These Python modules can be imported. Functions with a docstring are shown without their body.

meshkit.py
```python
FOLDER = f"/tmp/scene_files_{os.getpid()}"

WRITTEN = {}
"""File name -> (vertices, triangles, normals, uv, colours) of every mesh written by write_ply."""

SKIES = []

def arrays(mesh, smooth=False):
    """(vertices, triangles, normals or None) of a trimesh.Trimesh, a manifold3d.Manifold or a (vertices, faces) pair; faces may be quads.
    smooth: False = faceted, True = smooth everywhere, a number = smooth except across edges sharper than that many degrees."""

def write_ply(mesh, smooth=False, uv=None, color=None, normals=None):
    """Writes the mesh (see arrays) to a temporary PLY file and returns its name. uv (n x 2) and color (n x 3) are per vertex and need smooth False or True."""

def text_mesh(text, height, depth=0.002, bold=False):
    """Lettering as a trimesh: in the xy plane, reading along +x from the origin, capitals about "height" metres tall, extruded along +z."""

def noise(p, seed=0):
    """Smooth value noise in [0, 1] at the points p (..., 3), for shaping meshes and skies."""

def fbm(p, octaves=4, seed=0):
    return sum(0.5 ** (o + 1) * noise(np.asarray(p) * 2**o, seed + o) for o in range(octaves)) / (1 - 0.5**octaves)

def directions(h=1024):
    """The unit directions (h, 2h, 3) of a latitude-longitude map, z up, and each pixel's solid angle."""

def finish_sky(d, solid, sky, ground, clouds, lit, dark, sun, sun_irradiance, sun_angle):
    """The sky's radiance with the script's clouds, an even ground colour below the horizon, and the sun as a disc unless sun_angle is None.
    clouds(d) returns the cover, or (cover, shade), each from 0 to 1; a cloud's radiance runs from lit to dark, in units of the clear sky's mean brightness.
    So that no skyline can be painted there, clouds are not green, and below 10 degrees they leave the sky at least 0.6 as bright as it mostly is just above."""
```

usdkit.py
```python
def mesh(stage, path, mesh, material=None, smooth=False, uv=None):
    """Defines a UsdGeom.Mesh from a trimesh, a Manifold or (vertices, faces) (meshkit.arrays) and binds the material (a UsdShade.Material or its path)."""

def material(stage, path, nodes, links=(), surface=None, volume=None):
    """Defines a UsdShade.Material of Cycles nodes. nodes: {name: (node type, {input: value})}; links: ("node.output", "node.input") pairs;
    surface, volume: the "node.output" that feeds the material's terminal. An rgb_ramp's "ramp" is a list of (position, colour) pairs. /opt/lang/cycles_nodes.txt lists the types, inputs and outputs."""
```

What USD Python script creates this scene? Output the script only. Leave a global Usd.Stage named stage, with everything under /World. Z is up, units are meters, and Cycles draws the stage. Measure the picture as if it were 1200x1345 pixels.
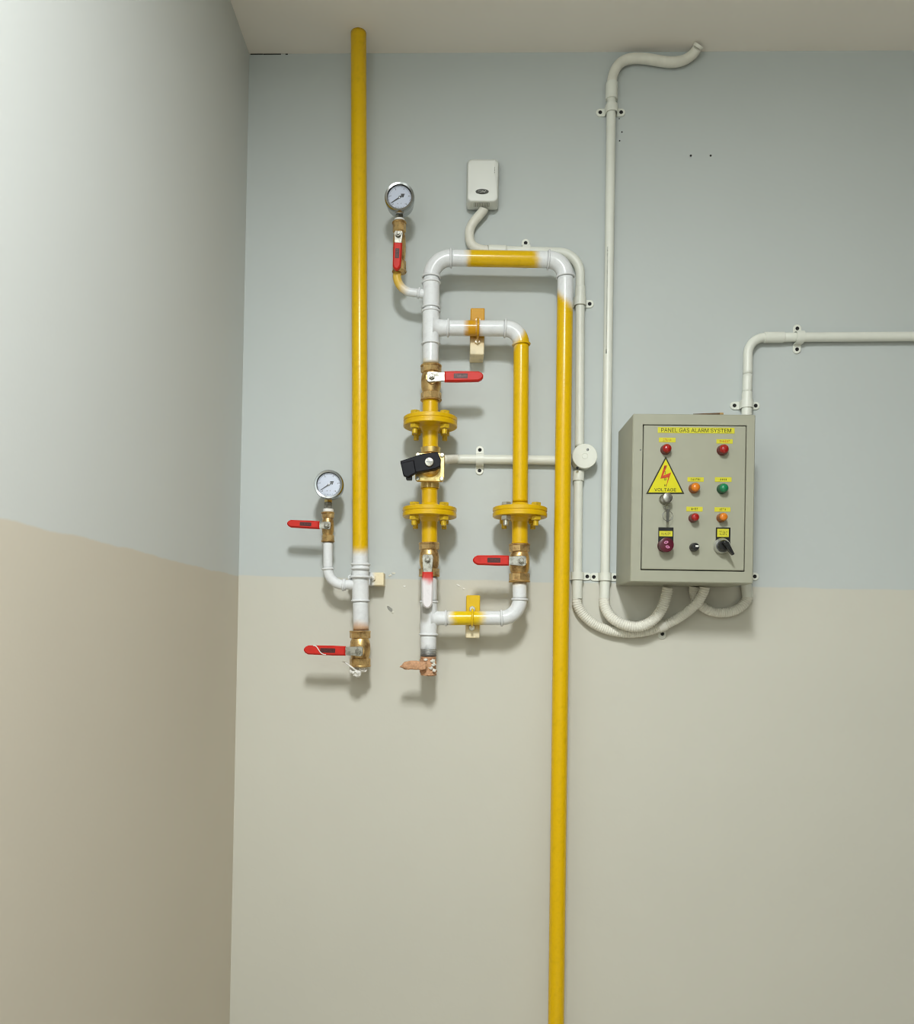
import math, random
import numpy as np, trimesh, manifold3d
from shapely.geometry import Polygon, Point, box as sbox
from pxr import Usd, UsdGeom, UsdShade, UsdLux, Sdf, Gf, Vt
import usdkit, meshkit

random.seed(4); rng = np.random.default_rng(4)
stage = Usd.Stage.CreateInMemory()
UsdGeom.SetStageUpAxis(stage, UsdGeom.Tokens.z); UsdGeom.SetStageMetersPerUnit(stage, 1.0)
world = UsdGeom.Xform.Define(stage, '/World'); stage.SetDefaultPrim(world.GetPrim())
UsdGeom.Scope.Define(stage, '/World/Looks')

# ------------------------------------------------------------------ camera (fitted to the corner, ceiling and paint lines)
F, CX, CY, YAW, PITCH, ROLL = 1085.8, 558.6, 817.1, -0.0339, 0.0088, 0.0183
XL, ZCEIL, ZPAINT, DIST, EYE = -0.4732, 1.2636 + 1.5, 0.1085 + 1.5, 1.8, 1.5
Ry = np.array([[math.cos(YAW), -math.sin(YAW), 0], [math.sin(YAW), math.cos(YAW), 0], [0, 0, 1]])
Rp = np.array([[1, 0, 0], [0, math.cos(PITCH), math.sin(PITCH)], [0, -math.sin(PITCH), math.cos(PITCH)]])
r_, F_, u_ = Rp @ Ry
R_ = math.cos(ROLL) * r_ + math.sin(ROLL) * u_
U_ = math.cos(ROLL) * u_ - math.sin(ROLL) * r_
EYEP = np.array([0, -DIST, EYE])
cam = UsdGeom.Camera.Define(stage, '/World/camera')
cam.AddTransformOp().Set(Gf.Matrix4d(*R_, 0, *U_, 0, *(-F_), 0, *EYEP, 1))
cam.CreateHorizontalApertureAttr(36.0); cam.CreateVerticalApertureAttr(36.0 * 1345 / 1200)
cam.CreateFocalLengthAttr(36.0 * F / 1200)
cam.CreateHorizontalApertureOffsetAttr((600 - CX) / 1200 * 36); cam.CreateVerticalApertureOffsetAttr((CY - 672.5) / 1200 * 36)
cam.CreateClippingRangeAttr(Gf.Vec2f(0.02, 100))
cam.CreateExposureAttr(-0.07)

def at(px, py, d):
    "the point of the plane d metres in front of the back wall that shows at this pixel"
    v = F_ + (px - CX) / F * R_ - (py - CY) / F * U_
    return EYEP + v * ((DIST - d) / v[1])
def pix(p):
    q = np.asarray(p, float) - EYEP
    w = q @ F_
    return np.stack([CX + F * (q @ R_) / w, CY - F * (q @ U_) / w], -1)
def mm(px, d): return px * (DIST - d) / F
def lin(*c):
    c = np.array(c, float) / 255
    return np.where(c <= .04045, c / 12.92, ((c + .055) / 1.055) ** 2.4)

# ------------------------------------------------------------------ lights
LAMPS = [('cool', (-0.03, -1.80), (0.20, 0.46), 17.0, (0.97, 1.0, 1.005))]

# ------------------------------------------------------------------ scene writing helpers
used = {}
def numbered(parent, name):
    k = (parent, name); n = used.get(k, 0); used[k] = n + 1
    return f'{parent}/{name}' if n == 0 else f'{parent}/{name}_{n:03d}'
class H:
    def __init__(s, path, o): s.path, s.o, s.prim = path, np.array(o, float), stage.GetPrimAtPath(path)
def tag(prim, label=None, cat=None, group=None, kind=None):
    for k, v in (('label', label), ('category', cat), ('group', group), ('kind', kind)):
        if v: prim.SetCustomDataByKey(k, v)
def thing(name, label, cat, o, group=None):
    path = numbered('/World', name)
    x = UsdGeom.Xform.Define(stage, path); x.AddTranslateOp().Set(Gf.Vec3d(*map(float, o)))
    tag(x.GetPrim(), label, cat, group)
    return H(path, o)
def obj(name, mesh, m, parent=None, smooth=35, paint=None, label=None, local=False, kind=None):
    base, o = (parent.path, parent.o) if parent else ('/World', np.zeros(3))
    path = numbered(base, name)
    if isinstance(mesh, (list, tuple)) and not isinstance(mesh[0], np.ndarray): mesh = trimesh.util.concatenate(list(mesh))
    if hasattr(mesh, 'to_mesh'):
        q = mesh.to_mesh(); mesh = trimesh.Trimesh(q.vert_properties[:, :3], q.tri_verts, process=False)
    mesh = mesh.copy()
    if not local: mesh.apply_translation(-o)
    g = usdkit.mesh(stage, path, mesh, M[m], smooth=smooth)
    if paint is not None:
        p = np.array(g.GetPointsAttr().Get()) + (0 if local else o)
        c = np.clip(paint(p), 0, 1).astype(np.float32)
        UsdGeom.PrimvarsAPI(g).CreatePrimvar('paint', Sdf.ValueTypeNames.Color3fArray, 'vertex').Set(Vt.Vec3fArray.FromNumpy(c))
    tag(g.GetPrim(), label=label, kind=kind)
    return H(path, o)
def copy(src, o, roty, label, group):
    name = src.path.rsplit('/', 1)[1]
    path = numbered('/World', name)
    x = UsdGeom.Xform.Define(stage, path)
    x.GetPrim().GetReferences().AddInternalReference(Sdf.Path(src.path))
    x.ClearXformOpOrder()
    x.AddTranslateOp().Set(Gf.Vec3d(*map(float, o))); x.AddRotateYOp().Set(float(roty))
    tag(x.GetPrim(), label, src.prim.GetCustomDataByKey('category'), group); x.GetPrim().SetInstanceable(True)
    return H(path, o)

# ------------------------------------------------------------------ mesh helpers
X, Y, Z = np.eye(3)
def unit(v): v = np.asarray(v, float); return v / np.linalg.norm(v)
def basis(n):
    n = unit(n); a = np.cross(n, X if abs(n[0]) < .9 else Y); a = unit(a); return a, np.cross(n, a), n
def framed(m, o, ux, uy, n):
    T = np.eye(4); T[:3, 0], T[:3, 1], T[:3, 2], T[:3, 3] = ux, uy, n, o
    m = m.copy(); m.apply_transform(T); return m
def wallframe(m, o, rot=0.0):
    "xy of the mesh -> x and z of the wall, its z -> towards the room"
    c, s = math.cos(rot), math.sin(rot)
    return framed(m, o, c * X + s * Z, -s * X + c * Z, -Y)
def lathe(prof, o, n, seg=36):
    prof = np.array(prof, float); a, b, n = basis(n)
    th = np.arange(seg) * 2 * np.pi / seg
    ring = np.cos(th)[:, None] * a + np.sin(th)[:, None] * b
    v = np.concatenate([np.asarray(o) + r * ring + z * n for r, z in prof]); k = len(prof)
    f = []
    i = np.arange(seg); j = (i + 1) % seg
    for q in range(k - 1):
        f += [np.stack([q * seg + i, q * seg + j, (q + 1) * seg + j], 1), np.stack([q * seg + i, (q + 1) * seg + j, (q + 1) * seg + i], 1)]
    v = np.vstack([v, np.asarray(o) + prof[0, 1] * n, np.asarray(o) + prof[-1, 1] * n])
    f += [np.stack([j, i, np.full(seg, k * seg)], 1), np.stack([(k - 1) * seg + i, (k - 1) * seg + j, np.full(seg, k * seg + 1)], 1)]
    m = trimesh.Trimesh(v, np.vstack(f), process=False); return m
def cyl(p0, p1, r, seg=28, ch=0.0):
    p0, p1 = np.asarray(p0, float), np.asarray(p1, float); L = np.linalg.norm(p1 - p0)
    pr = [(r, 0), (r, L)] if not ch else [(r - ch, 0), (r, ch), (r, L - ch), (r - ch, L)]
    return lathe(pr, p0, p1 - p0, seg)
def hexa(p0, p1, r, n=6, ch=.0012): return cyl(p0, p1, r, n, ch)
def tube(path, r, seg=24, cap=True):
    p = np.asarray(path, float); t = np.gradient(p, axis=0); t /= np.linalg.norm(t, axis=1, keepdims=True)
    a = basis(t[0])[0]; A = []
    for k in range(len(p)):
        a = a - t[k] * (a @ t[k]); a = unit(a); A.append(a)
    A = np.array(A); B = np.cross(t, A); th = np.arange(seg) * 2 * np.pi / seg
    rr = np.broadcast_to(r, (len(p),))
    v = (p[:, None] + rr[:, None, None] * (np.cos(th)[None, :, None] * A[:, None] + np.sin(th)[None, :, None] * B[:, None])).reshape(-1, 3)
    i, j = np.meshgrid(np.arange(len(p) - 1), np.arange(seg), indexing='ij')
    q = np.stack([i * seg + j, i * seg + (j + 1) % seg, (i + 1) * seg + (j + 1) % seg, (i + 1) * seg + j], -1).reshape(-1, 4)
    f = [q[:, [0, 1, 2]], q[:, [0, 2, 3]]]
    if cap:
        n = len(v); v = np.vstack([v, p[0], p[-1]]); k = np.arange(seg); l = (k + 1) % seg; e = (len(p) - 1) * seg
        f += [np.stack([l, k, np.full(seg, n)], 1), np.stack([e + k, e + l, np.full(seg, n + 1)], 1)]
    return trimesh.Trimesh(v, np.vstack(f), process=False)
def line(p0, p1, step=.006):
    n = max(2, int(np.linalg.norm(np.subtract(p1, p0)) / step) + 1)
    return np.asarray(p0) + np.linspace(0, 1, n)[:, None] * np.subtract(p1, p0)
def spline(pts, n=60):
    from scipy.interpolate import CubicSpline
    p = np.asarray(pts, float); t = np.r_[0, np.cumsum(np.linalg.norm(np.diff(p, axis=0), axis=1) ** .5)]
    q = CubicSpline(t, p)(np.linspace(0, t[-1], 800))
    s = np.r_[0, np.cumsum(np.linalg.norm(np.diff(q, axis=0), axis=1))]; u = np.linspace(0, s[-1], n)
    return np.stack([np.interp(u, s, q[:, k]) for k in range(3)], 1)
def fillet(a, c, b, R, n=18):
    "arc round corner c: its points"
    a, c, b = map(np.asarray, (a, c, b)); u, v = unit(a - c), unit(b - c)
    half = math.acos(np.clip(u @ v, -1, 1)) / 2; L = R / math.tan(half)
    ctr = c + unit(u + v) * R / math.sin(half); s, e = c + u * L - ctr, c + v * L - ctr
    tot = math.acos(np.clip((s @ e) / R / R, -1, 1)); ax = unit(np.cross(s, e)); out = []
    for w in np.linspace(0, tot, n):
        out.append(ctr + s * math.cos(w) + np.cross(ax, s) * math.sin(w))
    return np.array(out)
def torus(c, n, R, r, seg=36, sides=10):
    a, b, n = basis(n); th = np.linspace(0, 2 * np.pi, seg + 1)[:-1]; ph = np.linspace(0, 2 * np.pi, sides + 1)[:-1]
    rad = np.cos(th)[:, None] * a + np.sin(th)[:, None] * b
    v = (np.asarray(c) + (R + r * np.cos(ph))[None, :, None] * rad[:, None] + (r * np.sin(ph))[None, :, None] * n).reshape(-1, 3)
    i, j = np.meshgrid(np.arange(seg), np.arange(sides), indexing='ij')
    q = np.stack([i * sides + j, ((i + 1) % seg) * sides + j, ((i + 1) % seg) * sides + (j + 1) % sides, i * sides + (j + 1) % sides], -1).reshape(-1, 4)
    m = trimesh.Trimesh(v, np.vstack([q[:, [0, 1, 2]], q[:, [0, 2, 3]]]), process=False)
    return m
def hull(pts):
    return trimesh.convex.convex_hull(np.asarray(pts, float))
def cbox(lo, hi, b=.001):
    "chamfered box"
    lo, hi = np.asarray(lo, float), np.asarray(hi, float); P = []
    for k in range(3):
        l, h = lo + b, hi - b; l[k], h[k] = lo[k], hi[k]
        P += [(x, y, z) for x in (l[0], h[0]) for y in (l[1], h[1]) for z in (l[2], h[2])]
    return hull(P)
def plate(poly, t, b=.0008, b2=None):
    "convex plate with chamfered rims: outline in xy, from z = 0 (back) to z = t (front)"
    g = poly if hasattr(poly, 'exterior') else Polygon(poly)
    b2 = b if b2 is None else b2
    o = np.array(g.exterior.coords); i = np.array(g.buffer(-b).exterior.coords)
    return hull([(x, y, 0) for x, y in o] + [(x, y, t - b2) for x, y in o] + [(x, y, t) for x, y in i])
def rrect(w, h, r): return sbox(-w / 2 + r, -h / 2 + r, w / 2 - r, h / 2 - r).buffer(r, 8)
def extr(poly, t): return trimesh.creation.extrude_polygon(poly, t, engine='earcut')
def sphere(c, r, sub=2):
    m = trimesh.creation.icosphere(sub, r); m.apply_translation(c); return m
def marks(w, h, n, t=.0004, seed=0):
    "a row of small illegible printed strokes centred on the origin"
    g = np.random.default_rng(seed); out = []
    for k in range(n):
        x = (k + .5) / n * w - w / 2; ww = w / n
        for q in range(int(g.integers(2, 4))):
            if g.random() < .6: bx = (ww * .16, h * g.uniform(.7, 1)); dx, dy = g.uniform(-.25, .25) * ww, 0
            else: bx = (ww * .6, h * .18); dx, dy = 0, g.choice([-.4, 0, .4]) * h
            m = trimesh.creation.box((bx[0], bx[1], t)); m.apply_translation((x + dx, dy, t / 2)); out.append(m)
    return trimesh.util.concatenate(out)

# ------------------------------------------------------------------ materials
M = {}
def mat(name, nodes, links=(), surface='p.BSDF'):
    M[name] = usdkit.material(stage, '/World/Looks/' + name, nodes, links, surface=surface)
def simple(name, col, rough=.5, metal=0.0, var=.06, scale=40, bump=0.0, **kw):
    col = np.asarray(col, float)
    n = {'g': ('geometry', {}), 'n': ('noise_texture', {'scale': scale, 'detail': 4}),
         'r': ('rgb_ramp', {'ramp': [(.3, col * (1 - var)), (.7, np.minimum(col * (1 + var), 1))]}),
         'p': ('principled_bsdf', {'roughness': rough, 'metallic': metal, **kw})}
    l = [('g.position', 'n.vector'), ('n.fac', 'r.fac'), ('r.color', 'p.base_color')]
    if bump:
        n['b'] = ('bump', {'strength': bump, 'distance': .002}); l += [('n.fac', 'b.height'), ('b.normal', 'p.normal')]
    mat(name, n, l)
def wallpaint(name, up, low, zline, tilt=(0, 0)):
    n = {'g': ('geometry', {}), 's': ('separate_xyz', {}),
         'wob': ('noise_texture', {'scale': 9, 'detail': 5, 'roughness': .6}),
         'w2': ('math', {'math_type': 'multiply_add', 'value2': .010, 'value3': -.005}),
         'z': ('math', {'math_type': 'add'}),
         'tx': ('math', {'math_type': 'multiply_add', 'value2': tilt[0], 'value3': 0.0}), 'z2': ('math', {'math_type': 'add'}),
         'e': ('map_range', {'from_min': zline - .0016, 'from_max': zline + .0016, 'to_min': 0, 'to_max': 1, 'clamp': True}),
         'big': ('noise_texture', {'scale': 1.7, 'detail': 2}),
         'u': ('rgb_ramp', {'ramp': [(.3, up * .975), (.7, up * 1.02)]}), 'l': ('rgb_ramp', {'ramp': [(.3, low * .975), (.7, low * 1.02)]}),
         'c': ('mix_color', {'blend_type': 'mix'}),
         'fine': ('noise_texture', {'scale': 170, 'detail': 4}), 'b': ('bump', {'strength': .10, 'distance': .0012}),
         'p': ('principled_bsdf', {'roughness': .62, 'specular_ior_level': .35})}
    l = [('g.position', 's.vector'), ('g.position', 'wob.vector'), ('wob.fac', 'w2.value1'), ('s.z', 'z.value1'), ('w2.value', 'z.value2'),
         ('s.x', 'tx.value1'), ('z.value', 'z2.value1'), ('tx.value', 'z2.value2'), ('z2.value', 'e.value'), ('e.result', 'c.fac'),
         ('g.position', 'big.vector'), ('big.fac', 'u.fac'), ('big.fac', 'l.fac'), ('l.color', 'c.a'), ('u.color', 'c.b'), ('c.result', 'p.base_color'),
         ('g.position', 'fine.vector'), ('fine.fac', 'b.height'), ('b.normal', 'p.normal')]
    mat(name, n, l)
UP, LOW = lin(193, 199, 197), lin(204, 202, 190)
wallpaint('wall_paint', UP, LOW, ZPAINT, (.006, 0))
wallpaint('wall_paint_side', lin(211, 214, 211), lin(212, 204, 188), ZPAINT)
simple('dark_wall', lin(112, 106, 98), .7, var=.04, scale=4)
simple('ceiling_paint', lin(238, 232, 222), .8, var=.02, scale=3)
simple('floor_tile', lin(196, 190, 178), .35, var=.1, scale=6)
def painted(name, rough, dirt=.045):
    mat(name, {'a': ('attribute', {'attribute': 'paint'}), 'g': ('geometry', {}), 'n': ('noise_texture', {'scale': 160, 'detail': 5, 'roughness': .65}),
               'r': ('rgb_ramp', {'ramp': [(.36, (1 - dirt,) * 3), (.5, (1, 1, 1))]}), 'x': ('mix_color', {'blend_type': 'multiply', 'fac': 1.0}),
               'b': ('bump', {'strength': .12, 'distance': .0015}), 'p': ('principled_bsdf', {'roughness': rough, 'specular_ior_level': .36})},
        [('g.position', 'n.vector'), ('n.fac', 'r.fac'), ('a.color', 'x.a'), ('r.color', 'x.b'), ('x.result', 'p.base_color'), ('n.fac', 'b.height'), ('b.normal', 'p.normal')])
painted('enamel', .22)
painted('enamel_matte', .5)
def dirty_metal(name, a, b, rough=.34, scale=70, bump=.35):
    mat(name, {'g': ('geometry', {}), 'n': ('noise_texture', {'scale': scale, 'detail': 6, 'roughness': .7}),
               'r': ('rgb_ramp', {'ramp': [(.38, b), (.58, a)]}), 'q': ('map_range', {'from_min': .3, 'from_max': .7, 'to_min': rough + .18, 'to_max': rough - .04}),
               'b': ('bump', {'strength': bump, 'distance': .0012}), 'p': ('principled_bsdf', {'metallic': .85})},
        [('g.position', 'n.vector'), ('n.fac', 'r.fac'), ('r.color', 'p.base_color'), ('n.fac', 'q.value'), ('q.result', 'p.roughness'), ('n.fac', 'b.height'), ('b.normal', 'p.normal')])
dirty_metal('brass', lin(226, 192, 132), lin(158, 124, 80), .3, 55, .2)
dirty_metal('bright_brass', lin(240, 216, 146), lin(196, 160, 92), .26, 55, .2)
dirty_metal('chrome', lin(176, 174, 164), lin(128, 126, 116), .36, 90, .2)
dirty_metal('steel', lin(190, 190, 184), lin(120, 118, 110), .35)
simple('stainless', lin(168, 170, 170), .14, 1.0, .03)
simple('bezel_chrome', lin(205, 206, 202), .3, .8, .05, 120)
simple('zinc', lin(205, 203, 190), .3, .8, .1, 120)
simple('handle_red', lin(200, 40, 30), .5, var=.08, scale=90, specular_ior_level=.3)
simple('handle_print', lin(70, 22, 20), .5)
simple('yellow_paint', lin(218, 175, 6), .25, var=.05, scale=60)
simple('bolt_yellow', lin(206, 172, 40), .3, .15, .2, 220)
simple('cream_paint', lin(236, 222, 186), .4, var=.06, scale=90)
simple('pvc', lin(226, 228, 218), .38, var=.03, scale=30)
simple('pvc_hose', lin(226, 224, 212), .45, var=.05, scale=60)
simple('detector_plastic', lin(226, 228, 222), .4, var=.015, scale=20)
simple('grille_grey', lin(150, 150, 138), .6)
simple('dark_plastic', lin(24, 24, 25), .32, var=.2, scale=80)
simple('black_lever', lin(17, 18, 25), .55, var=.15, scale=80, specular_ior_level=.22)
simple('hole_black', lin(14, 13, 12), .7)
simple('screw_grey', lin(120, 122, 120), .4, .7)
simple('key_dark', lin(84, 84, 78), .5, .4)
simple('badge_grey', lin(66, 68, 62), .35)
simple('white_print', lin(226, 226, 220), .5)
simple('ink', lin(34, 36, 44), .5)
simple('enclosure', lin(164, 164, 146), .42, var=.025, scale=25, bump=.03)
simple('seam_dark', lin(52, 52, 40), .7)
simple('label_yellow', lin(208, 202, 50), .45, var=.03)
simple('sign_yellow', lin(214, 206, 4), .45, var=.03)
simple('label_ink', lin(70, 66, 12), .6)
simple('sign_ink', lin(44, 44, 8), .5)
simple('bolt_red', lin(196, 66, 18), .5, var=.2, scale=300)
simple('orange_ink', lin(214, 120, 24), .6)
simple('lens_red', lin(160, 20, 16), .18, var=.04, coat_weight=.5)
simple('lens_orange', lin(216, 122, 24), .18, var=.04, coat_weight=.5)
simple('lens_green', lin(8, 124, 78), .18, var=.04, coat_weight=.5)
simple('bezel_red', lin(104, 18, 18), .35)
simple('bezel_orange', lin(150, 82, 16), .35)
simple('bezel_green', lin(4, 84, 52), .35)
simple('maroon', lin(82, 12, 34), .28, var=.1)
simple('pink_print', lin(206, 130, 170), .5)
simple('tape_white', lin(232, 230, 224), .6, var=.08, scale=200)
simple('tape_tan', lin(196, 150, 114), .75, var=.2, scale=260, bump=.4)
simple('stick_brown', lin(92, 66, 38), .5, var=.3, scale=120)
simple('stick_tip', lin(176, 146, 96), .5)
simple('dial_white', lin(196, 202, 216), .5, var=.01)
simple('plaster', lin(214, 212, 200), .85, var=.08, scale=300)
simple('plaster_grey', lin(150, 150, 142), .85, var=.1, scale=300)
mat('gauge_glass', {'t': ('transparent_bsdf', {}), 'gl': ('glossy_bsdf', {'roughness': .02, 'color': (1, 1, 1)}), 'fr': ('fresnel', {'IOR': 1.45}), 'm': ('mix_closure', {})},
    [('fr.fac', 'm.fac'), ('t.BSDF', 'm.closure1'), ('gl.BSDF', 'm.closure2')], 'm.closure')
simple('lamp_frame', lin(232, 232, 228), .5)

# ------------------------------------------------------------------ the room
XR, YF = 2.1, -2.6
def slab(lo, hi): return trimesh.creation.box(bounds=[lo, hi])
T = .12
def struct(name, mesh, m, label, cat=None):
    h = obj(name, mesh, m, None, smooth=False); tag(h.prim, label, cat, kind='structure'); return h
wall_back = struct('wall_back', slab((XL - T, 0, 0), (XR + T, T, ZCEIL)), 'wall_paint', 'back wall painted cool grey above and beige below', 'wall')
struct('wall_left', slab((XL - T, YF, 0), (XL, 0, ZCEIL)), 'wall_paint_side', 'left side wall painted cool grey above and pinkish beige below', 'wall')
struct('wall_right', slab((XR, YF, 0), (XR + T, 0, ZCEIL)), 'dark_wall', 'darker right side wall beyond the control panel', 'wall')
struct('wall_front', slab((XL - T, YF - T, 0), (XR + T, YF, ZCEIL)), 'wall_paint', 'wall of the room behind the viewer', 'wall')
struct('floor', slab((XL - T, YF - T, -T), (XR + T, T, 0)), 'floor_tile', 'brownish floor below the yellow riser pipe', 'floor')
struct('ceiling', slab((XL - T, YF - T, ZCEIL), (XR + T, T, ZCEIL + T)), 'ceiling_paint', 'pale beige painted ceiling above the pipes', 'ceiling')

# small marks that belong to the back wall: drill holes, flaked paint, the gap under the ceiling
def disc(px, py, r, t=.0006, d=0.0): return wallframe(plate(Point(0, 0).buffer(r, 5), t, .0001), at(px, py, d))
for px, py, r in ((907, 204.5, .0022), (933, 204.5, .0022), (813, 156, .0012), (816.5, 173.5, .0016), (813.5, 185, .0016)):
    obj('drill_hole', disc(px, py, r), 'hole_black', wall_back)
def flake(px, py, w, h, rot, seed, t=.0012):
    g = np.random.default_rng(seed); a = np.linspace(0, 2 * np.pi, 11)[:-1]; k = g.uniform(.65, 1, 10)
    return wallframe(plate(Polygon(np.c_[np.cos(a) * k * w / 2, np.sin(a) * k * h / 2]).convex_hull, t, .0003), at(px, py, 0), rot)
for i, (px, py, w, h, rot, m) in enumerate(((602, 769, .012, .0035, -.5, 'tape_white'), (609, 773.5, .007, .004, -.4, 'tape_white'), (512, 800, .020, .009, -.75, 'plaster_grey'),
        (509.5, 796, .007, .006, .3, 'plaster'), (515.5, 804, .007, .006, .2, 'plaster'), (512, 756, .009, .006, .3, 'plaster'), (517, 753, .010, .005, 0, 'plaster'), (531, 770, .007, .005, 0, 'tape_white'))):
    obj('paint_flake', flake(px, py, w, h, rot, i), m, wall_back, smooth=20)
obj('ceiling_gap', [slab(at(a, 71.2, 0) - (0, .001, .0012), at(b, 71.2, 0) + (0, .001, .0006)) for a, b in ((329, 345), (345.5, 369), (375, 378))], 'hole_black', wall_back, smooth=False)

for name, (lx, ly), (w, l), power, col in LAMPS:
    lab = 'slim white ceiling light fitting above the viewer, throwing the pipe shadows'
    t = thing('ceiling_light', lab, 'ceiling light', (lx, ly, ZCEIL))
    fr = extr(sbox(-w / 2 - .02, -l / 2 - .02, w / 2 + .02, l / 2 + .02).difference(sbox(-w / 2, -l / 2, w / 2, l / 2)), .024)
    fr.apply_translation((lx, ly, ZCEIL - .024)); obj('frame', fr, 'lamp_frame', t, smooth=False)
    obj('backing', slab((lx - w / 2, ly - l / 2, ZCEIL - .005), (lx + w / 2, ly + l / 2, ZCEIL)), 'lamp_frame', t, smooth=False)
    L = UsdLux.RectLight.Define(stage, t.path + '/tube'); L.CreateWidthAttr(w); L.CreateHeightAttr(l); L.AddTranslateOp().Set(Gf.Vec3d(0, 0, -.022))
    L.CreateNormalizeAttr(True); L.CreateIntensityAttr(power); L.CreateColorAttr(Gf.Vec3f(*col))

# ------------------------------------------------------------------ paint on pipes
WHT, YEL, YELD = lin(226, 228, 229), lin(222, 179, 4), lin(206, 150, 18)
GREY, ORA = lin(120, 122, 124), lin(190, 130, 52)
def sm(a, b, x): t = np.clip((x - a) / (b - a), 0, 1); return t * t * (3 - 2 * t)
def mixc(base, col, m): return base * (1 - m[:, None]) + np.asarray(col) * m[:, None]
def wob(p, s=60, amp=6, seed=0): return (meshkit.fbm(np.asarray(p) * s, 3, seed) - .5) * amp * 2
def const(c): return lambda p: np.tile(c, (len(p), 1))
def joint_dirt(c, p, amt=.25, s=90, seed=3):
    n = meshkit.fbm(p * s, 4, seed); return c * (1 - .45 * amt * sm(.60, .74, n))[:, None]

DP = .075
P = lambda x, y, d=DP: at(x, y, d)
RP = .0166
def bead(th, c, n, r, m='enamel_matte', paint=None, label=None, k=.0022, sq=1.0):
    obj('weld_bead', torus(c, n, r + .0006, k, 32, 8), m, th, True, paint)
def run(th, pts, bends, r, paint, m='enamel', kel=1.05, names=('pipe', 'elbow')):
    "pipes and elbows along a polyline, a weld bead at every joint"
    cur = np.asarray(pts[0], float)
    for k in range(1, len(pts)):
        if k < len(pts) - 1:
            arc = fillet(pts[k - 1], pts[k], pts[k + 1], bends[k - 1])
            obj(names[0], tube(line(cur, arc[0]), r), m, th, True, paint)
            obj(names[1], tube(arc, r * kel), m, th, True, paint)
            for q, w in ((0, arc[1] - arc[0]), (-1, arc[-1] - arc[-2])): bead(th, arc[q], w, r * kel, m, paint)
            cur = arc[-1]
        else: obj(names[0], tube(line(cur, np.asarray(pts[k], float)), r), m, th, True, paint)
def tee(th, c, axis, hl, out, ol, r, ro, paint, m='enamel_matte'):
    axis, out = unit(axis), unit(out)
    a = [c - axis * hl, c + axis * hl]
    n = 14; b = np.array([c + out * x for x in np.linspace(r * .3, ol, n)])
    rr = ro * 1.06 + .007 * np.exp(-np.linspace(0, 5, n))
    obj('tee', [tube(line(a[0], a[1], .004), r * 1.07), tube(b, rr)], m, th, 40, paint)
    for e in a: bead(th, e, axis, r * 1.05, m, paint)
    bead(th, b[-1], out, ro * 1.05, m, paint)

# ---- left riser with its gauge branch
D1 = .062
def paint_left(p):
    q = pix(p); y = q[:, 1] + wob(p, 45, 5); c = mixc(np.tile(WHT, (len(p), 1)), YEL, 1 - sm(717, 733, y))
    c = mixc(c, ORA, sm(812, 824, y) * .75 * (q[:, 0] > 458)); return joint_dirt(c, p, .2)
t = thing('gas_pipe', 'tall yellow gas riser left of the valves, white primed at its lower end', 'pipe', at(473, 790, D1))
A0, A1 = at(474, 828, D1), at(472.2, 400, D1); A1 = A0 + (A1 - A0) * ((ZCEIL - A0[2]) / (A1[2] - A0[2]))
teeC = at(473.2, 768, D1)
obj('pipe', tube(line(teeC + unit(A1 - A0) * .034, A1), RP), 'enamel', t, True, paint_left)
obj('pipe', tube(line(A0, teeC - unit(A1 - A0) * .034), RP), 'enamel', t, True, paint_left)
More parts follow.
